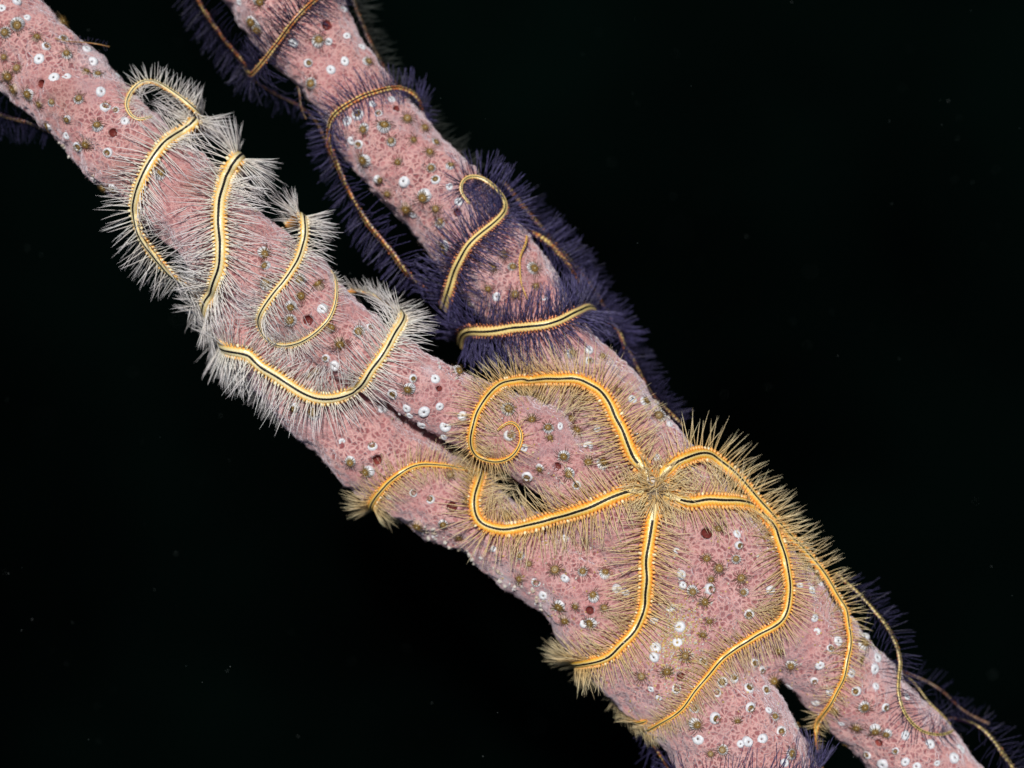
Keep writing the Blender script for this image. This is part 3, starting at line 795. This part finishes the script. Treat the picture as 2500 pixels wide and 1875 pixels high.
# ------------------------------------------------------------------ zoanthid polyps
def z(ox, oy, k, pts): return [(ox + x * k, oy + y * k) for x, y in pts]
Z = 0.2848
CLOSED = (z(0, 0, Z, [(335, 505), (790, 530), (870, 785), (460, 665), (565, 655), (1010, 650), (150, 10), (15, 75), (230, 150), (325, 365), (620, 1270), (570, 1160), (745, 420), (1070, 1040), (190, 610)])
  + z(400, 0, Z, [(1570, 310), (1415, 360), (1550, 525), (1430, 600), (650, 20), (1535, 80), (1960, 850), (2055, 1555), (1790, 890), (1695, 400), (1110, 370), (1570, 1040)])
  + z(750, 250, Z, [(1220, 725), (430, 100), (1300, 855), (380, 330), (1105, 300), (910, 960)])
  + z(1000, 500, Z, [(745, 790), (1040, 595), (1070, 745), (1545, 1240), (220, 1490), (410, 1430), (1150, 800)])
  + z(450, 600, Z, [(1290, 1030), (1180, 540), (2155, 1135), (1905, 1395), (2055, 1425), (2190, 1380), (1700, 1400)])
  + z(750, 850, Z, [(235, 150), (850, 525), (1000, 550), (1135, 505), (1185, 670), (880, 580), (990, 665), (1170, 760), (1370, 920), (1690, 1000), (300, 805), (1470, 1155), (1840, 1270), (700, 1280), (1860, 860), (1330, 580)])
  + z(1100, 900, Z, [(940, 495), (1255, 520), (1180, 660), (1000, 880), (610, 1090), (980, 1450), (1940, 1560), (1560, 260), (1770, 760), (370, 1540)])
  + z(1500, 950, Z, [(540, 1395), (1060, 1240), (580, 1590), (150, 100), (190, 420), (360, 590), (480, 300)])
  + z(1250, 1300, 0.3465, [(370, 320), (220, 445), (1165, 130), (1200, 295), (1205, 370), (1110, 535), (510, 640), (1010, 805), (1165, 775), (1000, 880), (975, 1105), (1040, 1165), (1000, 625), (1760, 1455), (1665, 1475), (1610, 1490), (1310, 1455), (1810, 1250), (1180, 665), (740, 400), (800, 420)])
  + z(1800, 1400, 0.3164, [(610, 450), (600, 345), (640, 715), (880, 775), (1065, 740), (1070, 870), (400, 870), (245, 1055), (185, 1275), (85, 1300), (20, 1320), (715, 915), (800, 1160), (1120, 1475), (1295, 1455), (1380, 1490), (1540, 1465), (1680, 1420), (1310, 950), (370, 1460), (590, 1360), (1490, 1320), (1300, 1250), (580, 130), (640, 80), (480, 90), (260, 130), (1730, 1350), (985, 480), (1080, 650), (780, 520), (600, 1000)]))
HALF = (z(0, 0, Z, [(545, 330), (920, 1310), (670, 1260), (905, 915), (990, 945), (400, 395)])
  + z(400, 0, Z, [(1240, 540), (1840, 970), (1660, 980)])
  + z(750, 250, Z, [(615, 95), (1100, 660), (440, 360)])
  + z(1000, 500, Z, [(1540, 1340), (30, 1490)])
  + z(450, 600, Z, [(1210, 965), (1975, 1130), (1595, 700), (1785, 1270)])
  + z(750, 850, Z, [(155, 90), (725, 390), (910, 1240), (560, 840), (1740, 745), (1055, 1295)])
  + z(1100, 900, Z, [(1590, 590), (655, 930), (1080, 1000)])
  + z(1500, 950, Z, [(1070, 1340)])
  + z(1250, 1300, 0.3465, [(170, 350), (1400, 400), (1160, 1100), (1350, 910), (1565, 1025), (1710, 920), (1760, 970), (1445, 1130), (1480, 1055), (1435, 1310), (1285, 1240), (1680, 1235), (1670, 1095), (1790, 1110), (1670, 575)])
  + z(1800, 1400, 0.3164, [(595, 830), (720, 575), (1145, 1035), (100, 1035), (340, 1220), (450, 1180), (840, 1310), (1220, 1370), (1000, 1400), (915, 910), (210, 750), (135, 690), (95, 875)]))
OPEN = (z(0, 0, Z, [(160, 215), (40, 275), (570, 465), (40, 490), (150, 590), (250, 800), (60, 650), (680, 850), (440, 875), (340, 890), (830, 1085), (580, 1020), (740, 1230), (735, 620), (840, 640), (415, 1080), (960, 1610), (1370, 1490), (890, 1600), (520, 195), (130, 760), (310, 330)])
  + z(400, 0, Z, [(820, 10), (760, 180), (800, 250), (1270, 720), (1885, 1090), (2085, 1020), (1715, 1110), (1945, 1210), (2135, 1205), (2010, 1385), (1670, 1240), (1720, 1365), (1840, 1540), (1330, 350), (1750, 530)])
  + z(750, 250, Z, [(490, 490), (1000, 220), (1100, 345), (785, 510), (1045, 435), (1060, 555), (1230, 545), (690, 780), (850, 900), (1100, 910), (1000, 815), (1145, 1030), (1180, 1250), (1590, 1425), (970, 1250)])
  + z(1000, 500, Z, [(805, 425), (880, 540), (1055, 555), (1080, 705), (675, 715), (905, 765), (1650, 1300), (1390, 1270)])
  + z(450, 600, Z, [(680, 70), (695, 175), (1155, 345), (990, 430), (980, 290), (920, 640), (1490, 730), (1330, 830), (700, 320), (1135, 1080), (1080, 1110), (1920, 1220), (940, 1390), (1100, 1430), (1250, 710), (905, 520)])
  + z(750, 850, Z, [(1290, 200), (375, 980), (515, 1060), (1225, 1090), (1400, 1100), (1360, 1310), (950, 1510), (1165, 1500), (1300, 1620), (1710, 530), (1925, 600), (2060, 690), (2080, 760), (1995, 1030), (2205, 920), (1990, 450)])
  + z(1100, 900, Z, [(1040, 420), (1070, 540), (1180, 790), (1300, 810), (995, 755), (1020, 905), (1440, 190), (1665, 280), (1780, 400), (1175, 1480), (140, 1150), (480, 1260), (600, 1610)])
  + z(1500, 950, Z, [(795, 1445), (1040, 1450), (890, 1535), (895, 1190), (260, 100)])
  + z(1250, 1300, 0.3465, [(120, 220), (305, 265), (495, 280), (655, 285), (575, 445), (60, 325), (450, 515), (340, 510), (645, 530), (370, 610), (560, 630), (1400, 325), (1275, 415), (1620, 325), (1630, 420), (1390, 620), (1350, 485), (1350, 715), (1090, 970), (1215, 870), (910, 1015), (1585, 1320), (1300, 1350), (1480, 1535), (1400, 1560)])
  + z(1800, 1400, 0.3164, [(45, 50), (325, 590), (415, 710), (275, 825), (220, 900), (290, 1110), (5, 1135), (975, 550), (945, 665), (980, 1020), (920, 1180), (1060, 1210), (1150, 1235), (410, 1390), (390, 1010), (760, 1050)]))

def tube_rows(P, R, S=5):
    """a tapering tube through points P (k,3)"""
    T = unit(np.gradient(P, axis=0))
    ref = np.array([0, 0, 1.0]) if abs(T[0, 2]) < 0.9 else np.array([1.0, 0, 0])
    u_ = unit(np.cross(T, ref)); v_ = np.cross(T, u_)
    a = np.arange(S) / S * 2 * math.pi
    return (P[:, None] + (u_[:, None] * np.cos(a)[None, :, None] + v_[:, None] * np.sin(a)[None, :, None]) * R[:, None, None]).reshape(-1, 3)

def tentacle_mesh(n, r0, length, up, droop, seed, c0, c1, thick=0.0085):
    r_ = random.Random(seed)
    V, F, C, b = [], [], [], 0
    K = 6
    for k in range(n):
        a = 2 * math.pi * (k + r_.uniform(-0.25, 0.25)) / n
        ln = length * r_.uniform(0.6, 1.25); e = up + r_.uniform(-0.25, 0.25)
        t = np.linspace(0, 1, K)
        cv = r_.uniform(-0.5, 0.5)
        rad = r0 + ln * t * math.cos(e)
        zz = 0.105 + ln * (t * math.sin(e) - droop * t ** 2)
        aa = a + cv * t ** 2 * 0.5
        P = np.stack([rad * np.cos(aa), rad * np.sin(aa), zz], 1)
        V.append(tube_rows(P, thick * (1 - 0.6 * t)))
        F.append(grid_faces(K, 5, True, b)); b += K * 5
        cc = np.array(c0) + (np.array(c1) - np.array(c0)) * t[:, None]
        C.append(np.repeat(cc, 5, 0))
    return np_mesh("tentacles", np.vstack(V), np.vstack(F), np.vstack(C))

WHITE, WHITE2 = (0.74, 0.76, 0.80), (0.62, 0.62, 0.68)
BR, BR2, DK = (0.26, 0.150, 0.030), (0.33, 0.20, 0.055), (0.07, 0.042, 0.014)
closed_set, half_set, open_set = [], [], []
for k in range(4):
    w_ = random.uniform(0.84, 1.08)
    v, f, c = lathe([(0.165, -0.05), (0.155, 0.005), (0.135, 0.038), (0.102, 0.058), (0.068, 0.062), (0.045, 0.052), (0.028, 0.040), (0.015, 0.02)], 32,
                    [WHITE2, WHITE2, WHITE, WHITE, WHITE, WHITE, WHITE2, (0.2, 0.16, 0.14)], ripple=0.005, sx=w_)
    a = np_mesh("column", v, f, c)
    v, f, c = lathe([(0.014 + 0.006 * k, 0.040), (0.010, 0.046), (0.002, 0.046)], 12, [(0.10, 0.07, 0.05)] * 3, sx=0.5)
    b = np_mesh("mouth_slit", v, f, c)
    closed_set.append((a, b))
for k in range(4):
    v, f, c = lathe([(0.168, -0.06), (0.16, 0.0), (0.146, 0.036), (0.122, 0.052), (0.100, 0.046), (0.086, 0.03), (0.078, 0.0)], 28,
                    [WHITE2, WHITE, WHITE, WHITE, WHITE, (0.4, 0.36, 0.32), (0.16, 0.11, 0.05)], ripple=0.007, sx=random.uniform(0.9, 1.1))
    a = np_mesh("column", v, f, c)
    v, f, c = lathe([(0.084, 0.008), (0.06, 0.018), (0.03, 0.018), (0.012, 0.032), (0.002, 0.032)], 16, [DK, BR, BR, (0.4, 0.33, 0.2), (0.4, 0.33, 0.2)])
    b = np_mesh("oral_disc", v, f, c)
    t = tentacle_mesh(14, 0.060, 0.085, 0.75, 0.35, 40 + k, BR, DK, 0.0095)
    half_set.append((a, b, t))
for k in range(8):
    wide = 0.165 if k % 2 else 0.125
    cc = WHITE if k % 2 else (0.50, 0.36, 0.30)
    v, f, c = lathe([(wide, -0.06), (wide * 0.99, 0.0), (wide * 0.92, 0.04), (wide * 0.80, 0.066), (0.088, 0.085), (0.078, 0.10)], 28,
                    [cc, cc, cc, cc, (0.40, 0.30, 0.16), BR], ripple=0.006)
    if k % 2: v[:, 0] += 0.035 * (v[:, 2] < 0.075)
    a = np_mesh("column", v, f, c)
    v, f, c = lathe([(0.088, 0.092), (0.074, 0.112), (0.054, 0.116), (0.034, 0.104), (0.020, 0.118), (0.010, 0.130), (0.002, 0.122)], 20,
                    [BR, BR2, BR, (0.14, 0.08, 0.02), (0.46, 0.37, 0.20), (0.55, 0.47, 0.30), (0.2, 0.14, 0.08)])
    b = np_mesh("oral_disc", v, f, c)
    t = tentacle_mesh(16 + k % 4, 0.066, 0.165 + 0.012 * k, 0.32, 0.30 + 0.05 * k, 60 + k, (0.16, 0.09, 0.02), (0.05, 0.03, 0.01), 0.0095)
    open_set.append((a, b, t))

FEATURES = [(o[0], o[1], o[3]) for o in OSCULA] + [
    (0, 60, "left end of the sponge in the top corner"), (200, 110, "thin dark arm tip at the top left"), (130, 340, "lower rim of the left branch"),
    (345, 245, "white curled arm ring"), (440, 330, "upper end of the long white arm"), (340, 520, "bulge of the long white arm"),
    (430, 590, "dark gap beside the long white arm"), (540, 480, "straight white arm"), (640, 590, "right edge of the straight white arm"),
    (700, 700, "slim white looped arm"), (820, 700, "thin tip of the white loop"), (880, 800, "notch above the white U shaped arm"),
    (810, 970, "bottom of the white U shaped arm"), (975, 795, "upper end of the white U shaped arm"), (960, 1005, "left end of the dark slit"),
    (1100, 1090, "middle of the dark slit"), (1290, 1190, "right end of the dark slit"), (690, 110, "striped purple arm at the top"),
    (860, 100, "right rim of the upper branch near the top"), (850, 250, "top of the purple loop"), (970, 220, "right side of the purple loop"),
    (900, 430, "left rim of the upper branch"), (1100, 350, "right rim of the upper branch"), (1000, 600, "lower left rim of the upper branch"),
    (1160, 600, "striped purple arm with the curl"), (1268, 650, "hair thin tan arm tip"), (1300, 800, "broad purple striped arm"),
    (1420, 870, "tan spines above the golden loop"), (1340, 925, "top of the golden loop"), (1150, 1070, "left side of the golden loop"),
    (1240, 1060, "golden curled tip"), (1500, 1010, "right side of the golden loop"), (1620, 1010, "orange arm on the right rim"),
    (1600, 1195, "golden star's disc"), (1360, 1262, "golden hooked arm"), (1165, 1195, "end of the golden hook"),
    (910, 1230, "pale thin arm at the left rim"), (1060, 1135, "top of the pale thin arm"), (1000, 1275, "lower left rim below the pale arm"),
    (1200, 1390, "ragged lower rim"), (1350, 1490, "rim above the golden arm's end"), (1580, 1380, "downward golden arm"),
    (1400, 1605, "end of the downward golden arm"), (1780, 1225, "golden arm heading right"), (1910, 1380, "bend of the long golden arm"),
    (1790, 1581, "lower sweep of the long golden arm"), (1600, 1755, "low end of the long golden arm"), (1700, 1480, "centre of the fused sponge"),
    (1650, 1570, "yellow sand patch"), (1911, 1680, "fork between the two legs"), (2066, 1560, "golden arm on the right leg"),
    (2000, 1845, "tip of the golden arm in the fork"), (2150, 1590, "right rim beside the purple star"), (2250, 1790, "purple hook"),
    (2380, 1870, "right leg at the bottom edge"), (1830, 1870, "left leg at the bottom edge"), (1650, 1860, "left rim at the bottom edge"),
    (1980, 1420, "right rim beside the golden arms"), (2120, 1700, "middle of the right leg"), (1760, 1740, "middle of the left leg"),
]
ORD = ["nearest", "second nearest", "third nearest", "fourth nearest", "fifth nearest", "sixth nearest", "seventh nearest", "eighth nearest", "ninth nearest"]

def place_polyps():
    taken, items = [], []
    def free(x, y, d):
        return all((x - a) ** 2 + (y - b) ** 2 > d * d for a, b in taken)
    for kind, pts in (("half", HALF), ("open", OPEN), ("closed", CLOSED)):
        for x, y in pts:
            if not free(x, y, 15 if kind != "open" else 17): continue
            loc, nrm = hit(x, y)
            if loc is None: continue
            if any((loc - oh[0]).length < oh[2] * 1.3 for oh in osc_hits): continue
            taken.append((x, y)); items.append((kind, x, y, loc, nrm))
    # names by the nearest findable feature, ranked among polyps of the same kind
    words = {"closed": "closed white polyp", "half": "half open white polyp", "open": "open brown polyp"}
    labels = {}
    for kind in words:
        its = [(i, x, y) for i, (k, x, y, *_r) in enumerate(items) if k == kind]
        cand = []
        for fi, (fx, fy, ft) in enumerate(FEATURES):
            for rk, (d, i) in enumerate(sorted((math.hypot(x - fx, y - fy), i) for i, x, y in its)[:9]):
                cand.append((rk + d / 400.0, rk, i, ft))
        cand.sort()
        for cst, rk, i, ft in cand:
            if i not in labels:
                labels[i] = f"{words[kind]} {ORD[rk]} to the {ft}"
    grp = {"closed": "closed white polyps on the sponge", "half": "half open polyps on the sponge", "open": "open brown polyps on the sponge"}
    first = {}
    for i, (kind, x, y, loc, nrm) in enumerate(items):
        r_ = random.Random(i * 7 + 3)
        root = empty("zoanthid_polyp", loc)
        root.location = loc - Vector(nrm) * (r_.uniform(0.0, 0.035) if kind == "closed" else r_.uniform(0.0, 0.02))
        s = r_.uniform(0.62, 0.95) if kind != "open" else r_.uniform(0.66, 1.12)
        tl = 0.25 if kind == 'open' else 0.13
        n = (Vector(nrm) + Vector((r_.gauss(0, tl), r_.gauss(0, tl), 0.15))).normalized()
        q = n.to_track_quat('Z', 'Y')
        root.rotation_euler = (q.to_matrix() @ Matrix.Rotation(r_.uniform(0, 6.28), 3, 'Z')).to_euler()
        root.scale = (s, s * r_.uniform(0.92, 1.08), s)
        lab = labels.get(i)
        tag(root, lab or (words[kind] + " low on the sponge"), "polyp", grp[kind])
        if kind == "closed":
            a, b = r_.choice(closed_set); parts = (("column", a), ("mouth_slit", b))
        elif kind == "half":
            a, b, t = r_.choice(half_set); parts = (("column", a), ("oral_disc", b), ("tentacles", t))
        else:
            a, b, t = r_.choice(open_set); parts = (("column", a), ("oral_disc", b), ("tentacles", t))
        for nm, me in parts:
            o = bpy.data.objects.new(nm, me); COL.objects.link(o); o.parent = root
            if not me.materials: me.materials.append(M_POLYP)
    print("polyps", len(items), "labelled", len(labels))
place_polyps()

# ------------------------------------------------------------------ sand, fuzz and drifting specks
def specks(name, pts, size, cols, seed):
    r_ = np.random.default_rng(seed)
    V, F, C, b = [], [], [], 0
    for p in pts:
        s = size * r_.uniform(0.5, 1.4)
        R3 = np.linalg.qr(r_.normal(size=(3, 3)))[0]
        v = (BALL_V * (1 + r_.uniform(-0.3, 0.3, (len(BALL_V), 1))) * np.array([1, 0.8, 0.6]) * s) @ R3 + np.array(p)
        V.append(v); F.append(BALL_F + b); b += len(BALL_V)
        C.append(np.tile(np.array(cols[r_.integers(len(cols))]), (len(BALL_V), 1)))
    return np_mesh(name, np.vstack(V), np.vstack(F), np.vstack(C), smooth=False)

pts = []
while len(pts) < 1100:
    x, y = rng.normal((1650, 1565), (38, 62))
    loc, nrm = hit(x, y)
    if loc is not None: pts.append(loc + nrm * 0.005)
while len(pts) < 1800:
    x, y = rng.uniform(1150, 2100), rng.uniform(950, 1750)
    loc, nrm = hit(x, y)
    if loc is not None: pts.append(loc + nrm * 0.005)
o = link("sand_grains", specks("sand_grains", pts, 0.03, [(0.72, 0.52, 0.20), (0.70, 0.58, 0.36), (0.66, 0.64, 0.6), (0.55, 0.38, 0.12)], 5), None, M_GRIT)
tag(o, "yellow sand grains caught on the fused sponge", "sand", kind="stuff")

pts = []
for P in ALL_ARMS[5:10]:
    for k in range(60):
        q = P[rng.integers(len(P))] + np.array([*rng.normal(0, 0.45, 2), rng.uniform(0.02, 0.4)])
        loc, nr, _, d = BVH.find_nearest(Vector(q))
        if (q - np.array(loc)) @ np.array(nr) > 0.02 and d < 0.32 and hit(q[0] * 100 * CAMZ / (CAMZ - q[2]) + 1250, 937.5 - q[1] * 100 * CAMZ / (CAMZ - q[2]))[0] is not None: pts.append(q)
o = link("silt_specks", specks("silt_specks", pts, 0.018, [(0.72, 0.68, 0.60), (0.66, 0.55, 0.38), (0.75, 0.74, 0.72)], 6), None, M_GRIT)
tag(o, "pale silt specks caught among the tan spines", "silt", kind="stuff")

pts = []
for (x0, y0, x1, y1, n_) in [(1000, 1270, 1240, 1415, 34), (1240, 1415, 1370, 1500, 24), (965, 1010, 1110, 1090, 14), (1060, 880, 1150, 925, 8), (1590, 975, 1650, 1030, 14), (130, 345, 240, 455, 16), (600, 490, 690, 560, 8), (2085, 1520, 2170, 1610, 8), (1110, 720, 1135, 760, 6)]:
    for k in range(n_):
        f_ = rng.random()
        x, y = x0 + (x1 - x0) * f_ + rng.normal(0, 7), y0 + (y1 - y0) * f_ + rng.normal(0, 7)
        q = at(x, y, -2.0)
        loc, nr, _, d = BVH.find_nearest(q)
        h_, hn = hit(x, y)
        if h_ is not None: loc, nr = h_, hn
        if d < 0.6: pts.append(np.array(loc) + np.array(nr) * 0.015)
o = link("pale_flakes", specks("pale_flakes", pts, 0.055, [(0.66, 0.64, 0.66), (0.70, 0.66, 0.60), (0.55, 0.46, 0.36)], 7), None, M_GRIT)
tag(o, "pale crumbs of growth along the sponge's ragged rims", "crumbs", kind="stuff")

pts = [at(rng.uniform(-50, 2550), rng.uniform(-50, 1900), rng.uniform(-14, 1.0)) for k in range(170)] + [at(rng.uniform(0, 2500), rng.uniform(0, 1875), rng.uniform(4, 20)) for k in range(14)]
o = link("drifting_specks", specks("drifting_specks", pts, 0.016, [(0.05, 0.06, 0.06), (0.10, 0.11, 0.11), (0.03, 0.04, 0.04)], 8), None, M_GRIT)
tag(o, "faint specks drifting in the dark water", "marine snow", kind="stuff")
